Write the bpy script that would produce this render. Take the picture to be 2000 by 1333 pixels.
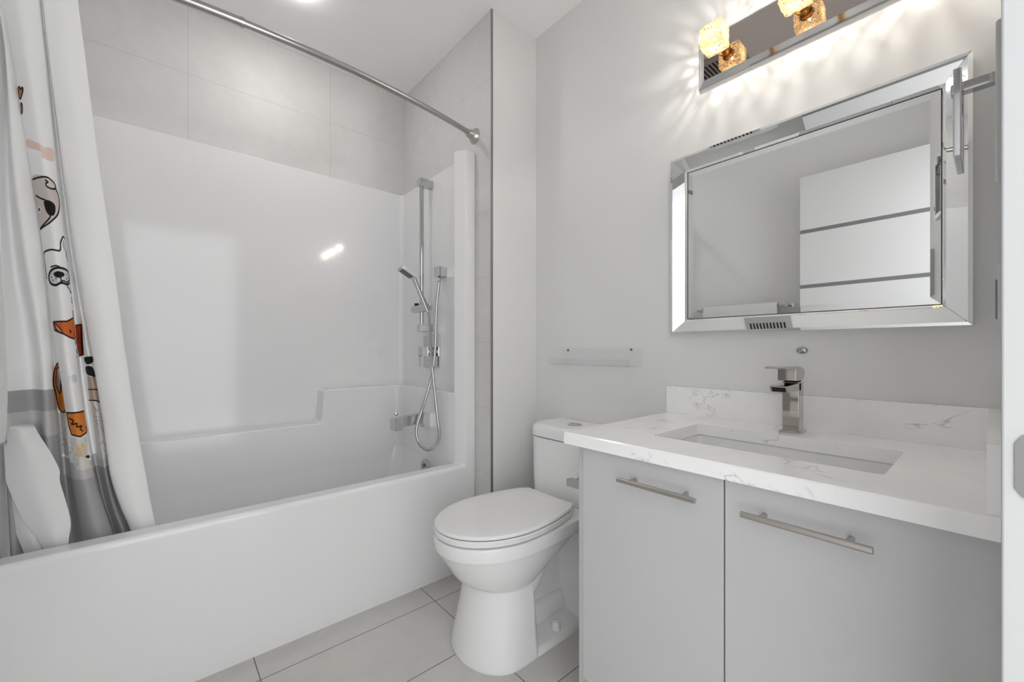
import bpy, bmesh, math, random
import numpy as np
from mathutils import Vector, Matrix, noise

for o in list(bpy.data.objects):
    bpy.data.objects.remove(o)
C = bpy.context.scene.collection
R = math.radians

# ------------------------------------------------------------------ camera, world, exposure
YAW = 40.781
cam_data = bpy.data.cameras.new('camera')
cam = bpy.data.objects.new('camera', cam_data)
C.objects.link(cam)
FLOOR_DROP = 0.0488               # eye level is 1.025 m above the floor; the plan below is measured from z = 0.0488
cam.location = (0.0, 0.0, 0.9765 + FLOOR_DROP)
cam.rotation_euler = (R(90), 0, R(-YAW))
cam_data.sensor_width = 36.0
cam_data.lens = 36.0 * 805.7 / 2000.0
cam_data.shift_y = 17.7 / 2000.0
cam_data.clip_start = 0.005
bpy.context.scene.camera = cam

world = bpy.data.worlds.new('world')
bpy.context.scene.world = world
world.use_nodes = True
bg = world.node_tree.nodes['Background']
bg.inputs[0].default_value = (0.97, 0.985, 1.0, 1)
WORLD_STRENGTH = 2.0
bg.inputs[1].default_value = WORLD_STRENGTH

sc = bpy.context.scene
sc.view_settings.view_transform = 'Standard'
sc.view_settings.look = 'None'
sc.view_settings.gamma = 1.0
sc.view_settings.use_curve_mapping = False
sc.view_settings.exposure = 0.68
sc.cycles.use_denoising = True
sc.cycles.max_bounces = 14
sc.cycles.diffuse_bounces = 7
sc.cycles.glossy_bounces = 6
sc.cycles.transmission_bounces = 10
sc.cycles.transparent_max_bounces = 24

BULB_STRENGTH = 4200.0
POT_STRENGTH = 36.0

# ------------------------------------------------------------------ room dimensions (metres)
X1, X2 = 1.1527, 1.4302          # tiled wet wall, painted vanity wall
Y1, Y2 = 1.4770, 2.3549          # end of the furred wall, tiled back wall
XL, YN = -0.37, -0.018           # left wall, door wall
ZC = 2.5262
ZF = -FLOOR_DROP
DX0, DX1, DZ = -0.20, 0.58, 2.05  # door opening
TCY = 1.140                      # toilet centre line

# ------------------------------------------------------------------ materials
def new_mat(name):
    m = bpy.data.materials.new(name)
    m.use_nodes = True
    return m, m.node_tree, m.node_tree.nodes['Principled BSDF']

def pbr(name, col, rough=0.5, metal=0.0, spec=0.5, coat=0.0, trans=0.0, ior=1.45):
    m, nt, b = new_mat(name)
    b.inputs['Base Color'].default_value = (*col, 1)
    b.inputs['Roughness'].default_value = rough
    b.inputs['Metallic'].default_value = metal
    b.inputs['Specular IOR Level'].default_value = spec
    b.inputs['Coat Weight'].default_value = coat
    b.inputs['Coat Roughness'].default_value = 0.05
    b.inputs['Transmission Weight'].default_value = trans
    b.inputs['IOR'].default_value = ior
    return m

def nd(nt, t, **kw):
    n = nt.nodes.new(t)
    for k, v in kw.items():
        setattr(n, k, v)
    return n

def math_node(nt, op, a, b=None, c=None):
    n = nd(nt, 'ShaderNodeMath', operation=op)
    for i, v in enumerate((a, b, c)):
        if v is None:
            continue
        if isinstance(v, (int, float)):
            n.inputs[i].default_value = v
        else:
            nt.links.new(v, n.inputs[i])
    return n.outputs[0]

def obj_xyz(nt):
    tc = nd(nt, 'ShaderNodeTexCoord')
    s = nd(nt, 'ShaderNodeSeparateXYZ')
    nt.links.new(tc.outputs['Object'], s.inputs[0])
    return tc.outputs['Object'], s.outputs[0], s.outputs[1], s.outputs[2]

def joint(nt, coord, start, pitch, width):
    # 1 on the grout line of a repeat, else 0
    t = math_node(nt, 'DIVIDE', math_node(nt, 'SUBTRACT', coord, start), pitch)
    f = math_node(nt, 'FRACT', math_node(nt, 'ADD', t, 0.5))
    d = math_node(nt, 'MULTIPLY', math_node(nt, 'ABSOLUTE', math_node(nt, 'SUBTRACT', f, 0.5)), pitch)
    return math_node(nt, 'LESS_THAN', d, width / 2)

def noise_tex(nt, vec, scale, detail=3.0, rough=0.6, dist=0.0):
    n = nd(nt, 'ShaderNodeTexNoise')
    n.inputs['Scale'].default_value = scale
    n.inputs['Detail'].default_value = detail
    n.inputs['Roughness'].default_value = rough
    n.inputs['Distortion'].default_value = dist
    nt.links.new(vec, n.inputs['Vector'])
    return n.outputs['Fac']

def mix_col(nt, fac, a, b):
    n = nd(nt, 'ShaderNodeMix', data_type='RGBA')
    if isinstance(fac, (int, float)):
        n.inputs['Factor'].default_value = fac
    else:
        nt.links.new(fac, n.inputs['Factor'])
    for k, v in (('A', a), ('B', b)):
        s = [i for i in n.inputs if i.name == k and i.type == 'RGBA'][0]
        if isinstance(v, tuple):
            s.default_value = (*v, 1)
        else:
            nt.links.new(v, s)
    return [o for o in n.outputs if o.type == 'RGBA'][0]

def ramp(nt, fac, stops):
    n = nd(nt, 'ShaderNodeValToRGB')
    e = n.color_ramp.elements
    while len(e) > 1:
        e.remove(e[-1])
    e[0].position, e[0].color = stops[0][0], (*stops[0][1], 1)
    for p, c in stops[1:]:
        x = e.new(p)
        x.color = (*c, 1)
    nt.links.new(fac, n.inputs[0])
    return n.outputs[0]

def bump(nt, b, height, strength, dist=0.002):
    n = nd(nt, 'ShaderNodeBump')
    n.inputs['Strength'].default_value = strength
    n.inputs['Distance'].default_value = dist
    nt.links.new(height, n.inputs['Height'])
    nt.links.new(n.outputs[0], b.inputs['Normal'])

def tile_mat(name, c0, c1, grout, axis_a, sa, pa, axis_b, sb, pb, gw, rough):
    m, nt, b = new_mat(name)
    vec, x, y, z = obj_xyz(nt)
    ax = {'x': x, 'y': y, 'z': z}
    j = math_node(nt, 'MAXIMUM', joint(nt, ax[axis_a], sa, pa, gw), joint(nt, ax[axis_b], sb, pb, gw))
    n1 = noise_tex(nt, vec, 2.2, 5, 0.6, 0.8)
    n2 = noise_tex(nt, vec, 160, 3, 0.7)
    n3 = noise_tex(nt, vec, 14, 4, 0.65)
    f = math_node(nt, 'ADD', math_node(nt, 'MULTIPLY', n1, 0.6), math_node(nt, 'ADD', math_node(nt, 'MULTIPLY', n2, 0.2), math_node(nt, 'MULTIPLY', n3, 0.2)))
    col = ramp(nt, f, [(0.36, c0), (0.64, c1)])
    nt.links.new(mix_col(nt, j, col, grout), b.inputs['Base Color'])
    b.inputs['Roughness'].default_value = rough
    bump(nt, b, math_node(nt, 'SUBTRACT', 1.0, j), 0.4, 0.001)
    return m

M = {}
def wall_paint(name, col, rough=0.45):
    m, nt, b = new_mat(name)
    vec, x, y, z = obj_xyz(nt)
    n = noise_tex(nt, vec, 260, 3, 0.6)
    b.inputs['Base Color'].default_value = (*col, 1)
    b.inputs['Roughness'].default_value = rough
    b.inputs['Specular IOR Level'].default_value = 0.4
    bump(nt, b, n, 0.05, 0.001)
    return m
M['paint'] = wall_paint('wall_paint', (0.76, 0.76, 0.755))
M['ceiling'] = wall_paint('ceiling_paint', (0.92, 0.92, 0.92), 0.7)
M['trim'] = pbr('white_trim_paint', (0.47, 0.47, 0.47), 0.35)
M['tile_back'] = tile_mat('wall_tile_back', (0.60, 0.59, 0.575), (0.70, 0.695, 0.68), (0.54, 0.535, 0.525), 'x', 0.1079, 0.6122, 'z', 1.9176, 0.3015, 0.0028, 0.5)
M['tile_wet'] = tile_mat('wall_tile_wet', (0.60, 0.59, 0.575), (0.70, 0.695, 0.68), (0.54, 0.535, 0.525), 'y', 2.073, 0.6122, 'z', 1.9176, 0.3015, 0.0028, 0.5)
M['tile_floor'] = tile_mat('floor_tile', (0.53, 0.515, 0.49), (0.62, 0.605, 0.58), (0.16, 0.15, 0.14), 'x', 0.8616, 0.616, 'y', 1.4805, 0.3045, 0.0034, 0.45)
M['acrylic'] = pbr('white_acrylic', (0.80, 0.80, 0.805), 0.10, spec=0.5)
M['porcelain'] = pbr('white_porcelain', (0.82, 0.82, 0.82), 0.10, spec=0.5)
M['seat_plastic'] = pbr('white_seat_plastic', (0.80, 0.80, 0.80), 0.18)
M['chrome'] = pbr('polished_chrome', (0.56, 0.56, 0.57), 0.06, 1.0)
M['chrome_dark'] = pbr('grey_chrome', (0.42, 0.42, 0.42), 0.16, 1.0)
M['nickel'] = pbr('brushed_nickel', (0.52, 0.49, 0.46), 0.28, 1.0)
M['steel_rod'] = pbr('brushed_steel', (0.44, 0.43, 0.42), 0.25, 1.0)
M['faucet'] = pbr('warm_chrome', (0.56, 0.52, 0.48), 0.05, 1.0)
M['mirror'] = pbr('mirror_silver', (0.90, 0.91, 0.91), 0.0, 1.0)
M['plate'] = pbr('tinted_mirror_plate', (0.42, 0.37, 0.345), 0.02, 1.0)
M['black'] = pbr('black_rubber', (0.01, 0.01, 0.01), 0.5)
M['darkgap'] = pbr('dark_line', (0.05, 0.05, 0.05), 0.6)
M['grey_inlay'] = pbr('grey_metal_inlay', (0.20, 0.20, 0.205), 0.4)
M['cabinet'] = pbr('grey_lacquer', (0.55, 0.55, 0.555), 0.12, spec=0.5)
M['cabinet_side'] = pbr('pale_grey_panel', (0.50, 0.50, 0.50), 0.35)
M['screw'] = pbr('dark_screw', (0.10, 0.10, 0.10), 0.35, 0.8)
M['paper'] = pbr('tissue_paper', (0.85, 0.85, 0.84), 0.9)
M['door_white'] = pbr('white_door_lacquer', (0.72, 0.72, 0.725), 0.3)
def clear_acrylic():
    m = bpy.data.materials.new('clear_acrylic')
    m.use_nodes = True
    nt = m.node_tree
    nt.nodes.remove(nt.nodes['Principled BSDF'])
    tr = nd(nt, 'ShaderNodeBsdfTransparent')
    tr.inputs[0].default_value = (0.975, 0.98, 0.98, 1)
    gl = nd(nt, 'ShaderNodeBsdfGlossy')
    gl.inputs['Roughness'].default_value = 0.03
    fr = nd(nt, 'ShaderNodeLayerWeight')
    fac = math_node(nt, 'ADD', 0.02, math_node(nt, 'MULTIPLY', math_node(nt, 'POWER', fr.outputs['Facing'], 4.0), 0.5))
    mx = nd(nt, 'ShaderNodeMixShader')
    nt.links.new(fac, mx.inputs[0])
    nt.links.new(tr.outputs[0], mx.inputs[1])
    nt.links.new(gl.outputs[0], mx.inputs[2])
    nt.links.new(mx.outputs[0], nt.nodes['Material Output'].inputs[0])
    return m
M['clear'] = clear_acrylic()
M['orange_chrome'] = pbr('chrome_orange_reflection', (0.75, 0.42, 0.16), 0.2, 1.0)  # chrome lamp stems; their orange reflection is put into the base colour
M['edge_trim'] = pbr('grey_edge_trim', (0.30, 0.30, 0.30), 0.35, 0.7)

def quartz():
    m, nt, b = new_mat('white_quartz_grey_veins')
    vec, x, y, z = obj_xyz(nt)
    mp = nd(nt, 'ShaderNodeMapping')
    mp.inputs['Rotation'].default_value = (0.3, 0.2, 0.6)
    mp.inputs['Scale'].default_value = (1.0, 0.6, 1.0)
    nt.links.new(vec, mp.inputs[0])
    n = noise_tex(nt, mp.outputs[0], 5.0, 6, 0.62, 0.9)
    d = math_node(nt, 'ABSOLUTE', math_node(nt, 'SUBTRACT', n, 0.5))
    vein = math_node(nt, 'SUBTRACT', 1.0, math_node(nt, 'MINIMUM', math_node(nt, 'DIVIDE', d, 0.011), 1.0))
    mk = noise_tex(nt, vec, 9.0, 3, 0.6)
    mask = math_node(nt, 'MULTIPLY', math_node(nt, 'MAXIMUM', math_node(nt, 'SUBTRACT', mk, 0.52), 0.0), 9.0)
    mask = math_node(nt, 'MINIMUM', mask, 1.0)
    v = math_node(nt, 'MULTIPLY', vein, mask)
    soft = noise_tex(nt, vec, 3.5, 4, 0.6, 0.5)
    base = ramp(nt, soft, [(0.35, (0.88, 0.88, 0.88)), (0.65, (0.93, 0.93, 0.925))])
    nt.links.new(mix_col(nt, math_node(nt, 'MULTIPLY', v, 0.62), base, (0.30, 0.29, 0.28)), b.inputs['Base Color'])
    b.inputs['Roughness'].default_value = 0.12
    return m
M['quartz'] = quartz()

def emission(name, col, strength):
    m = bpy.data.materials.new(name)
    m.use_nodes = True
    nt = m.node_tree
    nt.nodes.remove(nt.nodes['Principled BSDF'])
    e = nd(nt, 'ShaderNodeEmission')
    e.inputs[0].default_value = (*col, 1)
    e.inputs[1].default_value = strength
    nt.links.new(e.outputs[0], nt.nodes['Material Output'].inputs[0])
    return m
M['bulb'] = emission('lit_bulb', (1.0, 0.975, 0.94), BULB_STRENGTH)
M['pot_lens'] = emission('lit_ceiling_lens', (1.0, 0.985, 0.965), POT_STRENGTH)

def crystal():
    # rippled crystal: clear facets between honey coloured ridges
    m = bpy.data.materials.new('rippled_amber_crystal')
    m.use_nodes = True
    nt = m.node_tree
    b = nt.nodes['Principled BSDF']
    vec, x, y, z = obj_xyz(nt)
    v = nd(nt, 'ShaderNodeTexVoronoi', feature='DISTANCE_TO_EDGE')
    v.inputs['Scale'].default_value = 88
    nz = nd(nt, 'ShaderNodeTexNoise')
    nz.inputs['Scale'].default_value = 45
    nt.links.new(vec, nz.inputs['Vector'])
    va = nd(nt, 'ShaderNodeVectorMath', operation='MULTIPLY_ADD')
    nt.links.new(nz.outputs['Color'], va.inputs[0])
    va.inputs[1].default_value = (0.02, 0.02, 0.02)
    nt.links.new(vec, va.inputs[2])
    nt.links.new(va.outputs[0], v.inputs['Vector'])
    ridge = math_node(nt, 'SUBTRACT', 1.0, math_node(nt, 'MINIMUM', math_node(nt, 'MULTIPLY', v.outputs['Distance'], 4.5), 1.0))
    tr = nd(nt, 'ShaderNodeBsdfTransparent')
    tr.inputs[0].default_value = (1, 0.97, 0.92, 1)
    tl = nd(nt, 'ShaderNodeBsdfTranslucent')
    tl.inputs[0].default_value = (0.16, 0.115, 0.055, 1)
    b.inputs['Base Color'].default_value = (0.16, 0.09, 0.035, 1)
    b.inputs['Roughness'].default_value = 0.1
    bump(nt, b, ridge, 0.8, 0.003)
    # dark seams between the ripples, a honey glow on their flanks, clear centres
    seam_ = math_node(nt, 'GREATER_THAN', ridge, 0.84)
    a1 = nd(nt, 'ShaderNodeMixShader')
    nt.links.new(math_node(nt, 'ADD', 0.15, math_node(nt, 'MULTIPLY', seam_, 0.8)), a1.inputs[0])
    nt.links.new(tl.outputs[0], a1.inputs[1])
    nt.links.new(b.outputs[0], a1.inputs[2])
    fac = math_node(nt, 'MINIMUM', math_node(nt, 'ADD', math_node(nt, 'MULTIPLY', ridge, 0.75), 0.16), 0.92)
    a2 = nd(nt, 'ShaderNodeMixShader')
    nt.links.new(fac, a2.inputs[0])
    nt.links.new(tr.outputs[0], a2.inputs[1])
    nt.links.new(a1.outputs[0], a2.inputs[2])
    nt.links.new(a2.outputs[0], nt.nodes['Material Output'].inputs[0])
    return m
M['crystal'] = crystal()

def cloth_mat():
    m, nt, b = new_mat('printed_shower_cloth')
    at = nd(nt, 'ShaderNodeAttribute', attribute_name='print')
    nt.links.new(at.outputs['Color'], b.inputs['Base Color'])
    b.inputs['Roughness'].default_value = 0.75
    b.inputs['Specular IOR Level'].default_value = 0.25
    tl = nd(nt, 'ShaderNodeBsdfTranslucent')
    nt.links.new(at.outputs['Color'], tl.inputs[0])
    mx = nd(nt, 'ShaderNodeMixShader')
    mx.inputs[0].default_value = 0.22
    nt.links.new(b.outputs[0], mx.inputs[1])
    nt.links.new(tl.outputs[0], mx.inputs[2])
    nt.links.new(mx.outputs[0], nt.nodes['Material Output'].inputs[0])
    vec, x, y, z = obj_xyz(nt)
    bump(nt, b, noise_tex(nt, vec, 28, 3, 0.5), 0.12, 0.006)
    return m
M['cloth'] = cloth_mat()
M['liner'] = pbr('white_liner_cloth', (0.74, 0.74, 0.74), 0.7)
def towel_mat():
    m, nt, b = new_mat('white_terry_cloth')
    vec, x, y, z = obj_xyz(nt)
    b.inputs['Base Color'].default_value = (0.80, 0.80, 0.79, 1)
    b.inputs['Roughness'].default_value = 0.95
    bump(nt, b, noise_tex(nt, vec, 420, 2, 0.7), 0.9, 0.004)
    return m
M['towel'] = towel_mat()

# ------------------------------------------------------------------ mesh helpers
def add_box(bm, x0, x1, y0, y1, z0, z1, r=0.0, seg=3, edges=None):
    vs = [bm.verts.new(p) for p in ((x0,y0,z0),(x1,y0,z0),(x1,y1,z0),(x0,y1,z0),(x0,y0,z1),(x1,y0,z1),(x1,y1,z1),(x0,y1,z1))]
    fs = [bm.faces.new([vs[i] for i in f]) for f in ((3,2,1,0),(4,5,6,7),(0,1,5,4),(1,2,6,5),(2,3,7,6),(3,0,4,7))]
    if r > 0:
        es = set(e for f in fs for e in f.edges)
        if edges:
            es = [e for e in es if edges(e)]
        bmesh.ops.bevel(bm, geom=list(es), offset=r, segments=seg, profile=0.5, affect='EDGES')

def vertical(e):
    a, b = e.verts
    return abs(a.co.z - b.co.z) > 1e-5 and abs(a.co.x - b.co.x) < 1e-5 and abs(a.co.y - b.co.y) < 1e-5

def add_prism(bm, pts, axis, a0, a1, r=0.0, seg=2):
    # pts: closed outline in the two other axes (in x,y,z order), pushed along axis
    def P(p, a):
        return {'x': (a, p[0], p[1]), 'y': (p[0], a, p[1]), 'z': (p[0], p[1], a)}[axis]
    A = [bm.verts.new(P(p, a0)) for p in pts]
    B = [bm.verts.new(P(p, a1)) for p in pts]
    n = len(pts)
    fs = [bm.faces.new(A[::-1]), bm.faces.new(B)]
    for i in range(n):
        fs.append(bm.faces.new((A[i], A[(i+1) % n], B[(i+1) % n], B[i])))
    bmesh.ops.recalc_face_normals(bm, faces=fs)
    if r > 0:
        es = set(e for f in fs for e in f.edges)
        bmesh.ops.bevel(bm, geom=list(es), offset=r, segments=seg, profile=0.5, affect='EDGES')

def add_loft(bm, rings, closed=True, cap0=True, cap1=True):
    V = [[bm.verts.new(p) for p in r] for r in rings]
    n = len(rings[0])
    fs = []
    for k in range(len(V) - 1):
        for i in range(n if closed else n - 1):
            j = (i + 1) % n
            fs.append(bm.faces.new((V[k][i], V[k][j], V[k+1][j], V[k+1][i])))
    if closed and cap0:
        fs.append(bm.faces.new(V[0][::-1]))
    if closed and cap1:
        fs.append(bm.faces.new(V[-1]))
    bmesh.ops.recalc_face_normals(bm, faces=fs)
    return fs

def spline(pts, k=8):
    P = [Vector(p) for p in pts]
    out = []
    for i in range(len(P) - 1):
        p0, p1, p2, p3 = P[max(i-1, 0)], P[i], P[i+1], P[min(i+2, len(P)-1)]
        for s in range(k):
            t = s / k
            out.append(0.5 * ((2*p1) + (p2-p0)*t + (2*p0-5*p1+4*p2-p3)*t*t + (3*p1-p0-3*p2+p3)*t**3))
    out.append(P[-1])
    return out

def add_tube(bm, pts, r, n=12, radii=None, closed=False):
    P = [Vector(p) for p in pts]
    t0 = (P[1] - P[0]).normalized()
    up = Vector((0, 0, 1)) if abs(t0.z) < 0.9 else Vector((1, 0, 0))
    nrm = (up - t0 * up.dot(t0)).normalized()
    rings = []
    for i, p in enumerate(P):
        if closed:
            t = (P[(i+1) % len(P)] - P[i-1]).normalized()
        else:
            t = (P[min(i+1, len(P)-1)] - P[max(i-1, 0)]).normalized()
        nrm = (nrm - t * nrm.dot(t)).normalized()
        bn = t.cross(nrm)
        rr = radii[i] if radii else r
        rings.append([p + rr * (math.cos(a) * nrm + math.sin(a) * bn) for a in [2*math.pi*k/n for k in range(n)]])
    if closed:
        rings.append(rings[0])
    add_loft(bm, rings, cap0=not closed, cap1=not closed)
    if closed:
        bmesh.ops.remove_doubles(bm, verts=bm.verts[:], dist=1e-6)

def add_lathe(bm, prof, origin, axis, n=32):
    # prof: (radius, height along axis)
    ax = Vector(axis).normalized()
    u = Vector((0, 0, 1)) if abs(ax.z) < 0.9 else Vector((1, 0, 0))
    u = (u - ax * u.dot(ax)).normalized()
    w = ax.cross(u)
    o = Vector(origin)
    rings = [[o + ax*h + max(r, 1e-4) * (math.cos(a)*u + math.sin(a)*w) for a in [2*math.pi*k/n for k in range(n)]] for r, h in prof]
    add_loft(bm, rings)

def link_mesh(name, bm, mat, parent=None, smooth=35):
    me = bpy.data.meshes.new(name)
    bm.normal_update()
    bm.to_mesh(me)
    bm.free()
    if smooth:
        for p in me.polygons:
            p.use_smooth = True
        me.set_sharp_from_angle(angle=R(smooth))
    for m in (mat if isinstance(mat, (list, tuple)) else [mat]):
        me.materials.append(m)
    o = bpy.data.objects.new(name, me)
    C.objects.link(o)
    if smooth:
        # keep big flat faces flat beside their rounded edges
        wn = o.modifiers.new('weighted_normal', 'WEIGHTED_NORMAL')
        wn.keep_sharp = True
        wn.weight = 70
    if parent:
        o.parent = parent
        o.matrix_parent_inverse = Matrix.Translation(-world_loc(parent))
    return o

def world_loc(o):
    v = Vector(o.location)
    while o.parent:
        v = v + o.matrix_parent_inverse.translation + 0 * v
        o = o.parent
        v = v + Vector(o.location)
    return v

def tag(o, label, cat, group=None):
    o['label'] = label
    o['category'] = cat
    if group:
        o['group'] = group
    return o

def thing(name, loc, label, cat, group=None):
    o = bpy.data.objects.new(name, None)
    o.empty_display_size = 0.05
    C.objects.link(o)
    o.location = loc
    return tag(o, label, cat, group)

def part(name, build, mat, parent, smooth=35, label=None):
    bm = bmesh.new()
    build(bm)
    o = link_mesh(name, bm, mat, parent, smooth)
    if label:
        o['label'] = label
    return o

def solo(name, build, mat, label, cat, smooth=35, group=None):
    bm = bmesh.new()
    build(bm)
    return tag(link_mesh(name, bm, mat, None, smooth), label, cat, group)

def struct(name, build, mat, label=None, cat=None, smooth=0, parent=None):
    bm = bmesh.new()
    build(bm)
    o = link_mesh(name, bm, mat, parent, smooth)
    if not parent:
        o['kind'] = 'structure'
        if label:
            tag(o, label, cat)
    return o

def boxes(*bs, **kw):
    def f(bm):
        for b in bs:
            add_box(bm, *b, **kw)
    return f

# ------------------------------------------------------------------ the setting
struct('floor', boxes((XL-0.1, X2+0.1, -1.3, Y2+0.1, ZF-0.08, ZF)), M['tile_floor'], 'greige rectangular floor tiles with dark grout lines', 'floor')
struct('ceiling', boxes((XL-0.1, X2+0.1, -0.13, Y2+0.1, ZC, ZC+0.1)), M['ceiling'], 'plain pale ceiling above tub and vanity', 'ceiling')
struct('wall_back', boxes((XL-0.1, X1+0.2, Y2, Y2+0.1, ZF, ZC)), M['tile_back'], 'wall of large pale stone tiles above the long side of the tub', 'wall')
struct('wall_partition', boxes((X1+0.006, X2+0.1, Y1, Y2, ZF, ZC)), M['paint'], 'short painted wall return between tiled shower end and vanity wall', 'wall')
struct('wall_tiled', boxes((X1, X1+0.006, Y1+0.004, Y2, ZF, ZC)), M['tile_wet'], 'tiled end wall behind the shower fittings', 'wall')
struct('wall_right', boxes((X2, X2+0.1, -0.13, Y1, ZF, ZC)), M['paint'], 'light grey painted wall behind mirror, vanity and toilet', 'wall')
struct('wall_left', boxes((XL-0.1, XL, -0.13, Y2, ZF, ZC)), M['paint'], 'light grey painted wall opposite the vanity, behind the white towel', 'wall')
struct('wall_near', boxes((XL, DX0-0.018, -0.13, YN, ZF, ZC), (DX1+0.018, X2, -0.13, YN, ZF, ZC), (DX0-0.018, DX1+0.018, -0.13, YN, DZ+0.018, ZC)), M['paint'], 'light grey wall with the doorway, seen edge on at far right', 'wall')
struct('trim_1', boxes((X1-0.003, X1+0.007, Y1-0.001, Y1+0.005, ZF, ZC)), M['edge_trim'], 'thin grey metal strip edging the shower tile', 'trim')
jamb = struct('trim_2', boxes((DX1, DX1+0.018, -0.13, -0.0066, ZF, DZ+0.018), (DX0-0.018, DX0, -0.13, -0.0066, ZF, DZ+0.018), (DX0, DX1, -0.13, -0.0066, DZ, DZ+0.018), r=0.0015, seg=2), M['trim'], 'white door jamb with a metal strike plate, at the right edge', 'door jamb')
struct('trim_3', boxes((DX1+0.006, DX1+0.072, YN, -0.0075, ZF, DZ+0.07), (DX0-0.072, DX0-0.006, YN, -0.0075, ZF, DZ+0.07), (DX0-0.006, DX1+0.006, YN, -0.0075, DZ+0.006, DZ+0.07), r=0.002, seg=2), M['trim'], 'flat white casing around the doorway', 'door casing')
def strike(bm):
    y0, y1, z0, z1, c = -0.0142, -0.060, 0.8437, 0.9035, 0.010
    pts = [(y0, z0+c), (y0, z1-c), (y0-0.004, z1-0.003), (y0-c, z1), (y1, z1), (y1, z0), (y0-c, z0), (y0-0.004, z0+0.003)]
    add_prism(bm, pts, 'x', DX1-0.0012, DX1+0.002)
part('strike_plate', strike, M['chrome_dark'], jamb)
part('latch_hole', boxes((DX1-0.0016, DX1, -0.050, -0.024, 0.858, 0.889)), M['black'], jamb)

# door leaf standing open behind the camera, seen in the mirror
door = struct('door_1', boxes((DX0-0.035, DX0, 0.0, 0.772, ZF+0.012, 2.044), r=0.0015, seg=1), M['door_white'], 'white door with dark horizontal inlay strips, open, seen in the mirror', 'door')
for k in range(5):
    part('inlay_strip', boxes((DX0-0.001, DX0+0.0008, 0.001, 0.771, 1.705-0.338*k-0.011, 1.705-0.338*k+0.011)), M['grey_inlay'], door, 0)
def lever(bm):
    add_lathe(bm, [(0.026, 0), (0.026, 0.006), (0.010, 0.007), (0.010, 0.045)], (DX0, 0.71, 0.93), (1, 0, 0), 24)
    add_box(bm, DX0+0.040, DX0+0.052, 0.60, 0.722, 0.921, 0.939, r=0.003)
part('door_handle', lever, M['nickel'], door)

# ------------------------------------------------------------------ bathtub with one-piece surround
tub = thing('bathtub', (0.39, 1.9, 0), 'white glossy alcove bathtub with tall stepped wall surround', 'bathtub')
YT = 1.601
def apron(bm):
    prof = [(YT+.004, ZF), (YT, 0.02), (YT, 0.4215), (YT+.0015, 0.4305), (YT+.006, 0.4370), (YT+.013, 0.4402), (YT+.066, 0.4388), (YT+.076, 0.4358), (YT+.0815, 0.4300), (YT+.084, 0.420), (YT+.088, 0.36), (YT+.105, 0.28), (YT+.08, ZF)]
    xs = [-0.368, 0.2, 0.8, 1.060, 1.078, 1.090, 1.102]
    rings = []
    for x in xs:
        # the rim swells a little into the corner column
        k = min(max(0.0, (x - 1.060) / 0.04), 1.0) ** 2
        rings.append([(x, y, z + (0.012 * k if z > 0.41 and y > YT+.01 else 0)) for y, z in prof])
    add_loft(bm, rings)
part('apron', apron, M['acrylic'], tub, 40)
def rrect(x0, x1, y0, y1, r, z, n=7):
    out = []
    for cx, cy, a0 in ((x1-r, y1-r, 0), (x0+r, y1-r, 90), (x0+r, y0+r, 180), (x1-r, y0+r, 270)):
        for k in range(n + 1):
            a = R(a0 + 90*k/n)
            out.append((cx + r*math.cos(a), cy + r*math.sin(a), z))
    return out
def basin(bm):
    rings = [rrect(-0.315, 1.068, 1.675, 2.235, 0.05, 0.430), rrect(-0.312, 1.064, 1.684, 2.233, 0.06, 0.38),
             rrect(-0.295, 1.047, 1.698, 2.225, 0.08, 0.28), rrect(-0.270, 1.027, 1.712, 2.210, 0.10, 0.15),
             rrect(-0.240, 1.002, 1.732, 2.190, 0.11, 0.085), rrect(-0.19, 0.955, 1.77, 2.155, 0.11, 0.06)]
    fs = add_loft(bm, rings, cap0=False)
    bmesh.ops.reverse_faces(bm, faces=fs)
part('basin', basin, M['acrylic'], tub, 60)
def lower_back(bm):
    pts = [(-0.369, 0.36), (1.152, 0.36), (1.152, 0.773), (0.664, 0.773), (0.652, 0.764), (0.640, 0.612), (0.630, 0.603), (-0.369, 0.600)]
    add_prism(bm, pts, 'y', 2.232, 2.353, r=0.008, seg=3)
part('back_ledge', lower_back, M['acrylic'], tub, 40)
part('end_ledge', lambda bm: add_prism(bm, [(1.151, 1.640), (1.151, 2.245), (1.067, 2.245), (1.067, 1.705), (1.0735, 1.655), (1.085, 1.640)], 'z', 0.36, 0.7725, r=0.006, seg=3), M['acrylic'], tub, 40)
def fillet(bm, cx, cy, r, z0, z1, n=8):
    # concave quarter round standing in the corner at (cx, cy)
    arc = [(cx - r + r*math.cos(R(90*k/n)), cy - r + r*math.sin(R(90*k/n))) for k in range(n+1)]
    arc = [(cx - r*(1-math.sin(R(90*k/n))), cy - r*(1-math.cos(R(90*k/n)))) for k in range(n+1)]
    add_prism(bm, arc + [(cx+0.002, cy+0.002)], 'z', z0, z1)
def surround(bm):
    add_box(bm, -0.369, 1.151, 2.340, 2.3545, 0.59, 1.9176, r=0.004)
    add_box(bm, 1.1375, 1.1526, 1.66, 2.353, 0.765, 1.9176, r=0.004)
    fillet(bm, 1.1385, 2.341, 0.030, 0.77, 1.9150)
    fillet(bm, 1.068, 2.233, 0.040, 0.36, 0.768)
part('surround_panel', surround, M['acrylic'], tub, 40)
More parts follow.
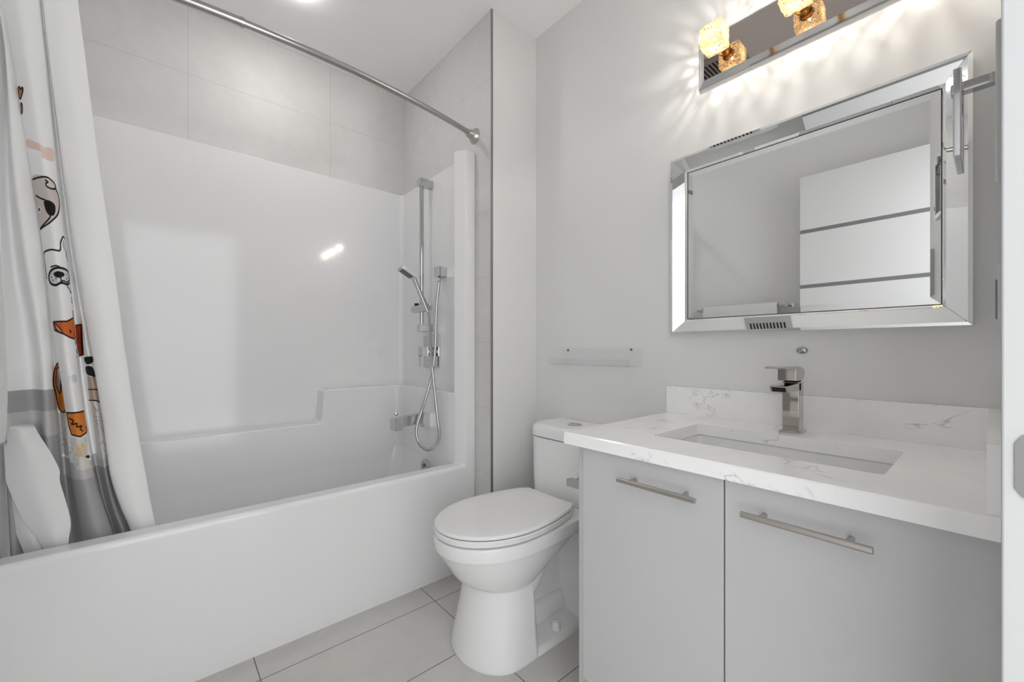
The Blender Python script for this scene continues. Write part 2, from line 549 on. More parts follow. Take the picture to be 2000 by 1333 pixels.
def column(bm):
    pts = [(1.145, 1.601), (1.1525, 1.606), (1.1525, 1.735), (1.137, 1.735), (1.125, 1.700), (1.086, 1.676), (1.0725, 1.666), (1.0690, 1.660), (1.0695, 1.652), (1.078, 1.634), (1.089, 1.615), (1.0955, 1.606), (1.0985, 1.6025), (1.1035, 1.601)]
    rings = [[(x, y, z) for x, y in pts] for z in (ZF, 1.911)]
    cx, cy = 1.13, 1.66
    rings.append([(x + (cx-x)*0.03, y + (cy-y)*0.03, 1.9155) for x, y in pts])
    rings.append([(x + (cx-x)*0.10, y + (cy-y)*0.08, 1.9178) for x, y in pts])
    add_loft(bm, rings)
part('corner_column', column, M['acrylic'], tub, 30)
part('left_end_panel', boxes((XL+0.001, -0.312, 1.61, 2.352, 0.36, 1.9176), r=0.006), M['acrylic'], tub, 40)

def overflow(bm):
    add_lathe(bm, [(0.036, 0.0), (0.036, 0.006), (0.033, 0.009), (0.0, 0.011)], (1.036, 1.873, 0.388), (-1, 0, 0.12), 32)
ov = solo('overflow_cover', overflow, M['chrome'], 'round chrome overflow cover low on the tub end, below the hose loop', 'overflow cover')
part('overflow_lever', boxes((1.015, 1.027, 1.866, 1.880, 0.384, 0.404), r=0.002), M['chrome_dark'], ov)

# ------------------------------------------------------------------ shower rod and curtain
def rod_y(x):
    return 1.517 + 0.09 * ((x - 0.39) / 0.76) ** 2
rod = thing('shower_rod', (0.39, 1.52, 1.998), 'curved brushed steel shower curtain rod with flared end flange', 'curtain rod')
RZ = 1.998
part('thick_tube', lambda bm: add_tube(bm, [(x, rod_y(x), RZ) for x in np.linspace(-0.36, 0.205, 24)], 0.0135, 16), M['steel_rod'], rod)
part('thin_tube', lambda bm: add_tube(bm, [(x, rod_y(x), RZ) for x in np.linspace(0.20, 1.125, 36)], 0.0118, 16), M['steel_rod'], rod)
part('collar', lambda bm: add_tube(bm, [(x, rod_y(x), RZ) for x in (0.197, 0.2, 0.204, 0.208)], 0.015, 16), M['chrome_dark'], rod)
fl_prof = [(0.036, 0.0), (0.036, 0.004), (0.030, 0.010), (0.023, 0.022), (0.0185, 0.036), (0.0175, 0.048), (0.014, 0.050)]
part('wall_flange', lambda bm: add_lathe(bm, fl_prof, (X1, 1.606, RZ), (-1, -0.08, 0), 36), M['nickel'], rod)
part('wall_flange', lambda bm: add_lathe(bm, fl_prof, (XL, 1.606, RZ), (1, -0.08, 0), 36), M['nickel'], rod)

#CURTAIN-BEGIN
CZ = [1.99, 1.75, 1.5, 1.25, 1.0, 0.85, 0.7, 0.6, 0.5, 0.4]
CCOL = [  # plan position of every fold line, at the heights CZ
    [(-0.351,1.589),(-0.306,1.624),(-0.306,1.647),(-0.306,1.67),(-0.306,1.693),(-0.306,1.716),(-0.306,1.743),(-0.306,1.752),(-0.306,1.761),(-0.306,1.77)],
    [(-0.339,1.572),(-0.3,1.594),(-0.3,1.617),(-0.3,1.64),(-0.3,1.663),(-0.3,1.686),(-0.299,1.713),(-0.297,1.722),(-0.293,1.731),(-0.291,1.74)],
    [(-0.319,1.6),(-0.292,1.644),(-0.292,1.667),(-0.287,1.69),(-0.269,1.713),(-0.263,1.736),(-0.26,1.763),(-0.257,1.772),(-0.254,1.781),(-0.25,1.79)],
    [(-0.31,1.572),(-0.286,1.594),(-0.277,1.617),(-0.259,1.64),(-0.239,1.663),(-0.233,1.686),(-0.23,1.713),(-0.227,1.722),(-0.223,1.731),(-0.22,1.74)],
    [(-0.307,1.583),(-0.28,1.614),(-0.258,1.637),(-0.235,1.66),(-0.222,1.683),(-0.218,1.706),(-0.215,1.733),(-0.212,1.742),(-0.208,1.751),(-0.205,1.76)],
    [(-0.309,1.6),(-0.28,1.644),(-0.26,1.667),(-0.236,1.69),(-0.219,1.713),(-0.212,1.736),(-0.206,1.763),(-0.202,1.772),(-0.196,1.781),(-0.19,1.79)],
    [(-0.307,1.584),(-0.28,1.616),(-0.255,1.639),(-0.23,1.662),(-0.212,1.685),(-0.198,1.699),(-0.187,1.713),(-0.181,1.722),(-0.17,1.731),(-0.16,1.74)],
    [(-0.268,1.568),(-0.248,1.586),(-0.226,1.609),(-0.206,1.632),(-0.19,1.655),(-0.177,1.669),(-0.164,1.683),(-0.155,1.692),(-0.139,1.701),(-0.125,1.71)],
    [(-0.235,1.583),(-0.221,1.614),(-0.205,1.637),(-0.189,1.66),(-0.175,1.683),(-0.164,1.697),(-0.148,1.711),(-0.136,1.72),(-0.117,1.729),(-0.098,1.738)],
    [(-0.234,1.608),(-0.224,1.659),(-0.207,1.682),(-0.189,1.705),(-0.173,1.728),(-0.161,1.742),(-0.146,1.756),(-0.133,1.765),(-0.116,1.774),(-0.096,1.783)],
    [(-0.229,1.584),(-0.216,1.616),(-0.198,1.639),(-0.177,1.662),(-0.152,1.685),(-0.139,1.699),(-0.124,1.713),(-0.114,1.722),(-0.096,1.731),(-0.074,1.74)],
    [(-0.229,1.6),(-0.216,1.644),(-0.197,1.667),(-0.173,1.69),(-0.146,1.713),(-0.13,1.727),(-0.116,1.741),(-0.108,1.75),(-0.088,1.759),(-0.062,1.768)],
    [(-0.225,1.58),(-0.21,1.608),(-0.191,1.631),(-0.167,1.654),(-0.139,1.677),(-0.124,1.691),(-0.11,1.705),(-0.101,1.714),(-0.08,1.723),(-0.054,1.732)],
    [(-0.195,1.57),(-0.176,1.59),(-0.154,1.613),(-0.131,1.636),(-0.11,1.659),(-0.091,1.673),(-0.074,1.687),(-0.064,1.696),(-0.048,1.705),(-0.03,1.714)],
    [(-0.164,1.578),(-0.144,1.604),(-0.121,1.627),(-0.097,1.65),(-0.074,1.673),(-0.056,1.687),(-0.038,1.701),(-0.025,1.71),(-0.013,1.719),(-0.0,1.728)],
    [(-0.171,1.594),(-0.153,1.634),(-0.131,1.657),(-0.107,1.68),(-0.084,1.703),(-0.067,1.717),(-0.05,1.731),(-0.037,1.74),(-0.024,1.749),(-0.011,1.758)],
]
PRINT_A = {
    'bone': [(6.053,1.524),(6.365,1.5218),(7.245,1.5059),(7.529,1.5106),(7.812,1.5111),(8.002,1.5023),(7.857,1.4921),(7.871,1.4825),(7.556,1.4755),(7.204,1.4758),(6.946,1.4788),(6.951,1.4911),(6.084,1.5056)],
    'heart': [(6.117,1.6451),(6.261,1.6486),(6.297,1.642),(6.432,1.6464),(6.438,1.6384),(6.224,1.6222),(6.1,1.6239)],
    'swirl': [(6.144,1.6103),(6.226,1.6076),(6.18,1.5945),(6.057,1.5858),(6.051,1.5933)],
    'pugfill': [(5.872,1.4259),(7.094,1.4301),(7.648,1.4214),(7.929,1.3955),(7.878,1.3677),(7.527,1.3383),(6.744,1.314),(5.903,1.2986),(5.616,1.3029)],
    'pugline': [(6.031,1.4258),(6.848,1.4297),(7.368,1.4274),(7.728,1.4065),(7.919,1.3927),(7.896,1.3677),(7.527,1.3383),(6.798,1.3143),(5.903,1.2986)],
    'pugear': [(6.976,1.4218),(7.163,1.4186),(6.971,1.4132),(7.04,1.406),(7.407,1.4037),(7.705,1.4097),(7.648,1.4214),(7.368,1.4274)],
    'pugmuz': [(6.07,1.3857),(6.442,1.3769),(6.822,1.368),(7.024,1.3362),(6.374,1.3114),(5.913,1.3008)],
    'pugpatch': [(6.624,1.3692),(7.01,1.3722),(7.424,1.3655),(7.456,1.3518),(7.261,1.3361),(6.887,1.3333),(6.666,1.3455)],
    'pugeye': [(6.153,1.3496)],
    'frline': [(5.938,1.2298),(6.056,1.2396),(6.658,1.2448),(7.371,1.2453),(7.531,1.2684),(7.859,1.286),(8.051,1.2799),(8.054,1.256),(7.999,1.2387),(8.094,1.2247),(8.356,1.2255)],
    'frear': [(7.79,1.2767),(7.923,1.2698),(7.888,1.2469),(7.698,1.2605)],
    'frl': [(5.938,1.2298),(5.922,1.2046),(5.908,1.1709)],
    'muz': [(6.296,1.1829),(6.633,1.194),(7.219,1.1985),(7.863,1.1958),(8.143,1.1811),(8.025,1.1653),(7.73,1.1573),(7.221,1.1588),(6.715,1.1516),(6.349,1.1558),(6.188,1.1676)],
    'nose': [(6.625,1.1819),(6.965,1.1888),(7.462,1.1875),(7.546,1.1803),(7.184,1.1722),(6.798,1.1726)],
    'mouth': [(7.189,1.1734),(7.226,1.16)],
    'brow': [(6.49,1.1997),(6.917,1.2032),(7.248,1.2004)],
    'frs': [(8.252,1.1596),(8.458,1.1538),(8.328,1.141),(8.103,1.1344),(8.135,1.1094)],
    'frs2': [(7.712,1.1523),(8.01,1.1404),(8.13,1.1219)],
    'fox': [(6.139,1.0536),(7.348,1.0552),(8.138,1.0685),(8.276,1.0958),(8.363,1.0719),(8.328,1.0465),(8.207,1.0177),(8.07,1.0068),(7.54,1.0111),(6.963,1.0204),(6.587,1.0252),(6.197,1.0312)],
    'foxear': [(6.236,1.0499),(6.641,1.0378),(6.859,1.0235),(6.467,1.0295)],
    'foxeye': [(7.606,1.0283)],
    'foxleg': [(8.07,1.0068),(8.249,0.9857),(8.029,0.9568)],
    'bub': [(7.525,0.8962)],
    'bubl': [(6.957,0.8896),(6.986,0.8992),(7.206,0.9055)],
    'org': [(6.199,0.8),(7.171,0.801),(8.35,0.8005),(8.269,0.7657),(8.109,0.7389),(7.284,0.7308),(6.442,0.7376),(6.253,0.7632)],
    'zig': [(6.427,0.7839),(6.819,0.7778),(6.559,0.7678),(7.145,0.7693),(7.037,0.7602),(7.576,0.7604),(7.366,0.7528),(7.582,0.7456)],
    'cat': [(6.28,0.7287),(7.97,0.727),(7.707,0.6719),(7.924,0.6331),(6.48,0.6356),(6.299,0.6633)],
    'cat1': [(6.765,0.702),(7.292,0.7106),(7.551,0.6929),(7.211,0.6736),(6.774,0.6785)],
    'spots': [(6.421,1.1729),(6.513,1.1646),(6.784,1.1689),(7.803,1.1846),(7.906,1.1762),(7.715,1.1721)],
    'smile': [(7.136,1.1598),(7.38,1.1652),(7.729,1.1635),(8.068,1.1716)],
    'earl': [(8.179,1.0666),(8.191,1.0843),(8.337,1.1003),(8.431,1.0783),(8.308,1.0477)],
    'cat2': [(7.418,0.6694),(7.783,0.673),(7.882,0.663)],
}
PRINT_B = {
    'red': [(8.911,1.0477),(9.693,1.0494),(9.381,0.9632),(8.837,0.9593),(8.699,0.9953)],
    'g1': [(9.591,0.9566),(11.102,0.9564),(11.016,0.9446),(9.987,0.9356),(9.542,0.9384)],
    'g2': [(9.544,0.9293),(10.489,0.9263),(10.84,0.8984),(9.978,0.9014),(9.528,0.907)],
    'tan': [(9.549,0.901),(10.826,0.897),(10.902,0.826),(9.47,0.8276)],
    'tanl': [(9.477,0.8289),(10.078,0.8294),(10.947,0.8219)],
    'tanl2': [(9.545,0.8614),(10.165,0.8621),(10.963,0.8582)],
    'scr': [(9.558,0.8248),(10.876,0.8233),(11.205,0.741),(10.723,0.6517),(9.31,0.6535),(9.453,0.7303)],
}
PRINT_C = {
    'ear': [(4.222,0.8816),(4.7,0.9195),(6.674,0.9407),(6.254,0.8806),(6.23,0.8093),(5.363,0.8011),(4.913,0.8171),(4.656,0.8495)],
    'earin': [(4.906,0.8813),(5.506,0.9193),(6.374,0.9254),(5.888,0.8679),(5.465,0.8553)],
    'scr2': [(4.421,0.7983),(6.101,0.7963),(5.763,0.6716),(4.401,0.6748)],
}
LINER_A = [[(-0.31,1.735,0.778),(-0.284,1.73,0.776),(-0.257,1.735,0.772)],[(-0.307,1.715,0.772),(-0.278,1.7,0.771),(-0.252,1.712,0.766)],[(-0.307,1.715,0.748),(-0.273,1.692,0.747),(-0.242,1.708,0.74)],[(-0.306,1.712,0.703),(-0.263,1.689,0.701),(-0.221,1.702,0.691)],[(-0.304,1.712,0.658),(-0.254,1.688,0.654),(-0.205,1.7,0.642)],[(-0.303,1.712,0.628),(-0.25,1.688,0.623),(-0.204,1.7,0.61)],[(-0.291,1.712,0.577),(-0.241,1.69,0.572),(-0.194,1.7,0.558)],[(-0.271,1.712,0.51),(-0.222,1.692,0.503),(-0.183,1.7,0.49)],[(-0.244,1.71,0.45),(-0.212,1.694,0.446),(-0.187,1.7,0.436)],[(-0.226,1.71,0.385),(-0.201,1.7,0.38),(-0.184,1.703,0.373)]]
LINER_B = [[(-0.33,1.745,0.721),(-0.311,1.73,0.721),(-0.3,1.738,0.718)],[(-0.313,1.742,0.623),(-0.295,1.722,0.624),(-0.278,1.735,0.617)],[(-0.308,1.74,0.573),(-0.284,1.72,0.573),(-0.265,1.734,0.565)],[(-0.299,1.74,0.513),(-0.268,1.718,0.511),(-0.244,1.732,0.501)],[(-0.283,1.735,0.45),(-0.253,1.716,0.447),(-0.226,1.728,0.435)],[(-0.268,1.735,0.389),(-0.237,1.72,0.384),(-0.212,1.728,0.373)]]

def cr(P, t):
    # Catmull-Rom through the rows of P at parameter t (arrays)
    n = len(P)
    i = np.clip(np.floor(t).astype(int), 0, n - 2)
    f = (t - i)[:, None] if P.ndim == 2 else (t - i)[:, None, None]
    g = lambda k: P[np.clip(i + k, 0, n - 1)]
    p0, p1, p2, p3 = g(-1), g(0), g(1), g(2)
    return 0.5 * ((2*p1) + (p2-p0)*f + (2*p0-5*p1+4*p2-p3)*f**2 + (3*p1-p0-3*p2+p3)*f**3)

def sdf(px, pz, poly, closed=True):
    d = np.full(px.shape, 1e9)
    inside = np.zeros(px.shape, bool)
    n = len(poly)
    for k in range(n if closed else n - 1):
        ax, az = poly[k]; bx, bz = poly[(k+1) % n]
        vx, vz = bx-ax, bz-az
        L = vx*vx + vz*vz + 1e-12
        h = np.clip(((px-ax)*vx + (pz-az)*vz)/L, 0, 1)
        d = np.minimum(d, np.hypot(px-ax-h*vx, pz-az-h*vz))
        if closed:
            c = (az > pz) != (bz > pz)
            with np.errstate(divide='ignore', invalid='ignore'):
                xi = ax + (pz-az)*vx/(vz if vz != 0 else 1e-12)
            inside ^= c & (px < xi)
    return np.where(inside, -d, d) if closed else d

def smooth_poly(p, k=5, closed=True):
    if len(p) < 3:
        return p
    q = [p[-1]] + list(p) + [p[0], p[1]] if closed else [p[0]] + list(p) + [p[-1]]
    out = []
    for i in range(1, len(q) - 2):
        a, b, c, d = (np.array(q[i+j]) for j in (-1, 0, 1, 2))
        for s in range(k):
            t = s / k
            out.append(tuple(0.5*((2*b) + (c-a)*t + (2*a-5*b+4*c-d)*t*t + (3*b-a-3*c+d)*t**3)))
    if not closed:
        out.append(tuple(p[-1]))
    return out

def build_curtain():
    cols = np.array(CCOL, float).transpose(1, 0, 2)          # height, column, (x, y)
    zs = np.array(CZ)
    z = np.concatenate([np.linspace(1.99, 1.66, 34)[:-1], np.linspace(1.66, 0.60, 980)[:-1], np.linspace(0.60, 0.40, 40)])
    tz_ = np.interp(-z, -zs, np.arange(len(zs)))
    rows = cr(cols, tz_)                                     # row, column, xy
    per = [8, 8, 8, 8, 16, 16, 62, 62, 6, 22, 22, 6, 12, 14, 5]
    ts = np.concatenate([np.arange(k)/k + i for i, k in enumerate(per)] + [[15.0]])
    P = cr(rows.transpose(1, 0, 2), ts)                      # s, row, xy
    T, Z = np.meshgrid(ts, z, indexing='ij')
    X, Y = P[:, :, 0].copy(), P[:, :, 1].copy()
    Y += 0.0016*np.sin(Z*9 + T*2.1)*np.clip((1.9-Z)*2, 0, 1) + 0.0012*np.sin(Z*23 + T*1.3)
    X += 0.0014*np.sin(Z*6.5 + T*0.9)*np.clip((1.9-Z)*2, 0, 1)
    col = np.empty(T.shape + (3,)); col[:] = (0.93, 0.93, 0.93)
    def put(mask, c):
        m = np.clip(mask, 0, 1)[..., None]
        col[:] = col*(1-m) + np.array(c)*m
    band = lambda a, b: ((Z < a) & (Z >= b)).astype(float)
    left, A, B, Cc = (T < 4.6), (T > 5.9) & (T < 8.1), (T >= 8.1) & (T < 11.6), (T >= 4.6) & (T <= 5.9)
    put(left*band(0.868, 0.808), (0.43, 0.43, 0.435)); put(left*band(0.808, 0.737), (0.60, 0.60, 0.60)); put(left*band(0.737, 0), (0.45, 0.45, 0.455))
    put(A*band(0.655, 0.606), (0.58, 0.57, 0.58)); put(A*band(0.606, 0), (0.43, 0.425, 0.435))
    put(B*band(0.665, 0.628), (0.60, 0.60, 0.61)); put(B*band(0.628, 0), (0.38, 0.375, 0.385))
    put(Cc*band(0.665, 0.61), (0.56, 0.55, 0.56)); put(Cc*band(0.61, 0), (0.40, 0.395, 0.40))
    K = (0.012, 0.011, 0.010)
    def layer(D, t0, unit, lo, hi):
        px = (T - t0)*unit
        zone = (T > lo) & (T < hi)
        m = lambda n: [((t - t0)*unit, zz) for t, zz in D[n]]
        aa = 0.0009
        def fill(n, c, rnd=True):
            put(zone*(0.5 - sdf(px, Z, smooth_poly(m(n)) if rnd else m(n))/aa), c)
        def line(n, w, c=K, closed=False, rnd=True):
            put(zone*(0.5 - (np.abs(sdf(px, Z, smooth_poly(m(n), closed=closed) if rnd else m(n), closed)) - w)/aa), c)
        def dot(n, r, c, rx=1.0):
            (a, b), = m(n)
            put(zone*(0.5 - (np.hypot((px-a)/rx, Z-b) - r)/aa), c)
        def dot2(t, b, r):
            put(zone*(0.5 - (np.hypot(px-(t-t0)*unit, Z-b) - r)/aa), K)
        line.dot2 = dot2
        return fill, line, dot
    fill, line, dot = layer(PRINT_A, 6.0, 0.044, 5.85, 8.2)
    fill('bone', (0.85, 0.65, 0.57))
    fill('heart', (0.55, 0.20, 0.07)); line('heart', 0.0019, closed=True); fill('swirl', (0.5, 0.40, 0.36)); line('swirl', 0.0019, closed=True)
    fill('pugfill', (0.66, 0.59, 0.56)); line('pugline', 0.0024); fill('pugear', (0.68, 0.62, 0.59)); line('pugear', 0.0023)
    line('pugmuz', 0.0023); fill('pugpatch', K); dot('pugeye', 0.0085, (0.75, 0.75, 0.75)); dot('pugeye', 0.0045, (0.10, 0.10, 0.10))
    line('frline', 0.0024); line('frl', 0.0024); fill('frear', (0.55, 0.55, 0.55)); fill('muz', (0.74, 0.74, 0.74)); line('muz', 0.0032, closed=True)
    fill('nose', K); line('mouth', 0.0024); [line.dot2(a, b, 0.0022) for a, b in PRINT_A['spots']]; line('smile', 0.0020); fill('earl', (0.70, 0.30, 0.12)); line('earl', 0.0018); line('brow', 0.0021); line('frs', 0.0023); line('frs2', 0.0021)
    fill('fox', (0.68, 0.16, 0.035), False); line('fox', 0.0023, closed=True, rnd=False); fill('foxear', (0.72, 0.42, 0.28)); line('foxear', 0.0019, closed=True)
    dot('foxeye', 0.0042, K); line('foxleg', 0.0024)
    dot('bub', 0.0125, (0.62, 0.72, 0.78)); line('bubl', 0.0008, (0.45, 0.50, 0.55))
    fill('org', (0.76, 0.24, 0.04), False); line('org', 0.0023, closed=True, rnd=False); line('zig', 0.0024)
    fill('cat', (0.74, 0.71, 0.66), False); fill('cat1', (0.78, 0.56, 0.38)); fill('cat2', K)
    fill, line, dot = layer(PRINT_B, 9.0, 0.017, 8.2, 11.6)
    fill('red', (0.50, 0.055, 0.015), False); line('red', 0.0021, closed=True, rnd=False)
    fill('scr', (0.70, 0.69, 0.67), False); fill('tan', (0.55, 0.44, 0.36), False); line('tanl', 0.0021); line('tanl2', 0.0018)
    fill('g1', K); fill('g2', K)
    fill, line, dot = layer(PRINT_C, 4.0, 0.015, 4.1, 6.1)
    fill('ear', (0.66, 0.20, 0.03)); line('ear', 0.0023, closed=True); fill('earin', (0.50, 0.42, 0.38)); line('earin', 0.0019, closed=True)
    fill('scr2', (0.62, 0.61, 0.60), False)
    # loose scribbled strokes of the lower print
    rnd = random.Random(7)
    for D, t0, unit, lo, hi, tr, zr, n in ((0, 6.0, 0.044, 5.9, 8.1, (6.2, 7.6), (0.655, 0.735), 16), (0, 9.0, 0.017, 8.2, 11.6, (9.6, 11.3), (0.67, 0.82), 14), (0, 4.0, 0.015, 4.1, 6.1, (4.4, 6.0), (0.69, 0.80), 10)):
        px = (T - t0)*unit
        zone = (T > lo) & (T < hi)
        for q in range(n):
            a, b = (rnd.uniform(*tr) - t0)*unit, rnd.uniform(*zr)
            pts = [(a, b)]
            for w in range(3):
                a += rnd.uniform(-.007, .007); b += rnd.uniform(-.012, .006)
                pts.append((a, b))
            put(zone*0.75*np.clip(0.5 - (sdf(px, Z, pts, False) - 0.0006)/0.0011, 0, 1), rnd.choice([(0.12, 0.12, 0.13), (0.25, 0.24, 0.24), (0.4, 0.2, 0.1)]))
    ns, nr = T.shape
    co = np.stack([X, Y, Z], -1).reshape(-1, 3)
    i, j = np.meshgrid(np.arange(ns-1), np.arange(nr-1), indexing='ij')
    a = (i*nr + j).ravel()
    quads = np.stack([a, a+nr, a+nr+1, a+1], -1)
    me = bpy.data.meshes.new('shower_curtain')
    me.vertices.add(len(co)); me.vertices.foreach_set('co', co.ravel())
    me.loops.add(quads.size); me.loops.foreach_set('vertex_index', quads.ravel().astype(np.int32))
    me.polygons.add(len(quads)); me.polygons.foreach_set('loop_start', np.arange(0, quads.size, 4, dtype=np.int32))
    me.update(calc_edges=True)
    me.polygons.foreach_set('use_smooth', np.ones(len(quads), bool))
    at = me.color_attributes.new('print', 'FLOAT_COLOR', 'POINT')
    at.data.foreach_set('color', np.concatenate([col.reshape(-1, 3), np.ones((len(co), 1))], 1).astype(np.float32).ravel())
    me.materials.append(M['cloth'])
    o = bpy.data.objects.new('shower_curtain', me)
    C.objects.link(o)
    return tag(o, 'white shower curtain gathered at the left, printed with cartoon dogs', 'shower curtain')
curtain = build_curtain()
def liner(bm):
    for rows in (LINER_A, LINER_B):
        R_ = []
        S = [spline(r, 8) for r in rows]
        for k in range(len(S[0])):
            R_.append(spline([s[k] for s in S], 6))
        V = [[bm.verts.new(p) for p in r] for r in R_]
        for a in range(len(V)-1):
            for b in range(len(V[0])-1):
                bm.faces.new((V[a][b], V[a+1][b], V[a+1][b+1], V[a][b+1]))
part('liner_fold', liner, M['liner'], curtain, 80)
#CURTAIN-END

# ------------------------------------------------------------------ shower fittings
rail = thing('slide_rail', (1.1375, 1.99, 1.097), 'tall chrome shower slide rail with square end brackets on end wall', 'slide rail')
part('bar', lambda bm: add_tube(bm, [(1.077, 1.99, 1.085), (1.077, 1.99, 1.885)], 0.0115, 16), M['chrome'], rail)
for z in (1.873, 1.094):
    part('bracket', boxes((1.0585, 1.139, 1.970, 2.010, z-0.020, z+0.020), r=0.003), M['chrome'], rail)
def slider(bm):
    add_lathe(bm, [(0.017, 0), (0.020, 0.004), (0.021, 0.02), (0.021, 0.155), (0.019, 0.17), (0.012, 0.176)], (1.069, 2.065, 1.198), (0, -1, 0), 24)
part('slider', slider, M['chrome'], rail)
part('slider_button', lambda bm: add_lathe(bm, [(0.012, 0), (0.012, 0.012), (0.009, 0.014)], (1.069, 2.03, 1.216), (0, 0, 1), 16), M['black'], rail)

hs = thing('hand_shower', (1.06, 1.90, 1.19), 'chrome hand shower with square head tilted into the tub', 'shower head')
H0, H1 = Vector((1.062, 1.893, 1.175)), Vector((0.992, 1.925, 1.350))
def frame_of(d):
    d = d.normalized()
    s = Vector((0, 1, 0)); s = (s - d*s.dot(d)).normalized()
    return d, s, d.cross(s)
def hs_handle(bm):
    d, s, n = frame_of(H1 - H0)
    L = (H1 - H0).length
    rings = []
    for t, a, b in ((0, .011, .011), (0.12, .012, .012), (0.3, .012, .011), (0.6, .013, .010), (0.9, .017, .009), (1.03, .022, .008)):
        c = H0 + d*L*t
        rings.append([c + s*a*math.copysign(abs(math.cos(q))**0.6, math.cos(q)) + n*b*math.copysign(abs(math.sin(q))**0.6, math.sin(q)) for q in [2*math.pi*k/20 for k in range(20)]])
    add_loft(bm, rings)
part('handle', hs_handle, M['chrome'], hs)
HDIR = Vector((-0.84, 0.12, 0.52)).normalized()   # along the head
def head_box(bm, off, hw, hl, th):
    d = HDIR
    s = Vector((0.14, 1, 0)); s = (s - d*s.dot(d)).normalized()
    n = s.cross(d)
    if n.z > 0: n = -n
    c = H1 + d*0.036 + n*off
    vs = [c + s*a*hw + d*b*hl + n*e*th for e in (-1, 1) for a, b in ((-1, -1), (1, -1), (1, 1), (-1, 1))]
    V = [bm.verts.new(v) for v in vs]
    fs = [bm.faces.new([V[i] for i in f]) for f in ((0,1,2,3),(7,6,5,4),(0,4,5,1),(1,5,6,2),(2,6,7,3),(3,7,4,0))]
    bmesh.ops.recalc_face_normals(bm, faces=fs)
    bmesh.ops.bevel(bm, geom=list(set(e for f in fs for e in f.edges)), offset=0.002, segments=2, affect='EDGES')
part('head', lambda bm: head_box(bm, 0.0, 0.038, 0.042, 0.008), M['chrome'], hs)
part('spray_face', lambda bm: head_box(bm, 0.007, 0.030, 0.032, 0.003), M['screw'], hs)

el = thing('hose_outlet', (1.1375, 1.857, 1.38), 'small chrome cube water outlet feeding the shower hose', 'water outlet')
part('cube_body', boxes((1.088, 1.139, 1.834, 1.880, 1.355, 1.405), r=0.003), M['chrome'], el)
part('hose_nut', lambda bm: add_lathe(bm, [(0.009, 0), (0.011, 0.004), (0.011, 0.018), (0.008, 0.022)], (1.108, 1.850, 1.356), (-0.35, -0.3, -1), 20), M['chrome'], el)
HOSE = [(1.104, 1.847, 1.345), (1.0843, 1.82, 1.3318), (1.0766, 1.82, 1.2689), (1.0666, 1.82, 1.1624), (1.0637, 1.82, 1.0593), (1.0587, 1.82, 0.9649), (1.0537, 1.83, 0.8843), (1.0489, 1.84, 0.83), (1.0256, 1.85, 0.7406), (1.0066, 1.865, 0.6636), (0.9866, 1.87, 0.5985), (0.9809, 1.865, 0.5566), (0.986, 1.845, 0.5134), (1.0034, 1.81, 0.4882), (1.0204, 1.79, 0.4912), (1.046, 1.775, 0.5166), (1.0515, 1.765, 0.5626), (1.043, 1.77, 0.6558), (1.0404, 1.79, 0.7691), (1.038, 1.81, 0.8846), (1.040, 1.82, 0.9024), (1.052, 1.85, 1.0083), (1.060, 1.88, 1.114), (1.0625, 1.892, 1.172)]
solo('shower_hose', lambda bm: add_tube(bm, spline(HOSE, 10), 0.0075, 12), M['hose'] if 'hose' in M else M['chrome'], 'flexible metal shower hose looping down over the tub spout', 'shower hose', 60)

vl = thing('shower_valve', (1.1375, 1.985, 0.968), 'square chrome shower valve behind the hose, with block lever', 'shower valve')
part('cover_plate', boxes((1.1305, 1.139, 1.898, 2.072, 0.881, 1.055), r=0.002), M['chrome'], vl)
def vhub(bm):
    add_lathe(bm, [(0.026, 0), (0.026, 0.030), (0.024, 0.032)], (1.132, 1.985, 0.968), (-1, 0, 0), 28)
part('hub', vhub, M['chrome_dark'], vl)
part('lever', boxes((1.066, 1.102, 1.960, 2.010, 0.942, 0.994), (1.066, 1.085, 1.975, 1.995, 0.885, 0.95), r=0.002), M['chrome'], vl)

sp = thing('tub_spout', (1.067, 1.907, 0.612), 'chrome square tub spout under the shower valve', 'tub spout')
def spout(bm):
    pts = [(1.069, 0.578), (1.069, 0.652), (1.045, 0.655), (0.875, 0.643), (0.872, 0.640), (0.872, 0.585), (0.876, 0.582), (0.918, 0.582), (0.920, 0.598), (1.03, 0.603), (1.035, 0.580)]
    add_prism(bm, [(a, b) for a, b in pts], 'y', 1.885, 1.929, r=0.0015)
part('spout_body', spout, M['chrome'], sp)
part('diverter_knob', lambda bm: add_lathe(bm, [(0.004, -0.004), (0.004, 0.010), (0.009, 0.013), (0.010, 0.018), (0.006, 0.022)], (0.893, 1.907, 0.644), (0, 0, 1), 20), M['chrome'], sp)

# ------------------------------------------------------------------ toilet
tl = thing('toilet', (0.95, TCY, 0), 'white two-piece toilet with closed lid between tub and vanity', 'toilet')
def t_ring(z, xf, xb, hw, xc, taper=0.0, nf=26, ns=8, nb=6, er=0.012):
    yb = hw * (1 - taper)
    pts = []
    for k in range(nb + 1):                       # back edge, from -y to +y
        pts.append((xb, -yb + er + (2*yb - 2*er) * k / nb))
    for k in range(1, ns):                        # +y side, going forward
        t = 1 - k / ns
        pts.append((xc + (xb - er*0.4 - xc) * t, hw * (1 - taper * t * t)))
    for k in range(nf + 1):                       # front half ellipse
        a = math.pi/2 + math.pi * k / nf
        pts.append((xc + (xc - xf) * math.cos(a), hw * math.sin(a)))
    for k in range(1, ns):
        t = k / ns
        pts.append((xc + (xb - er*0.4 - xc) * t, -hw * (1 - taper * t * t)))
    return [(x, TCY + y, z) for x, y in pts]
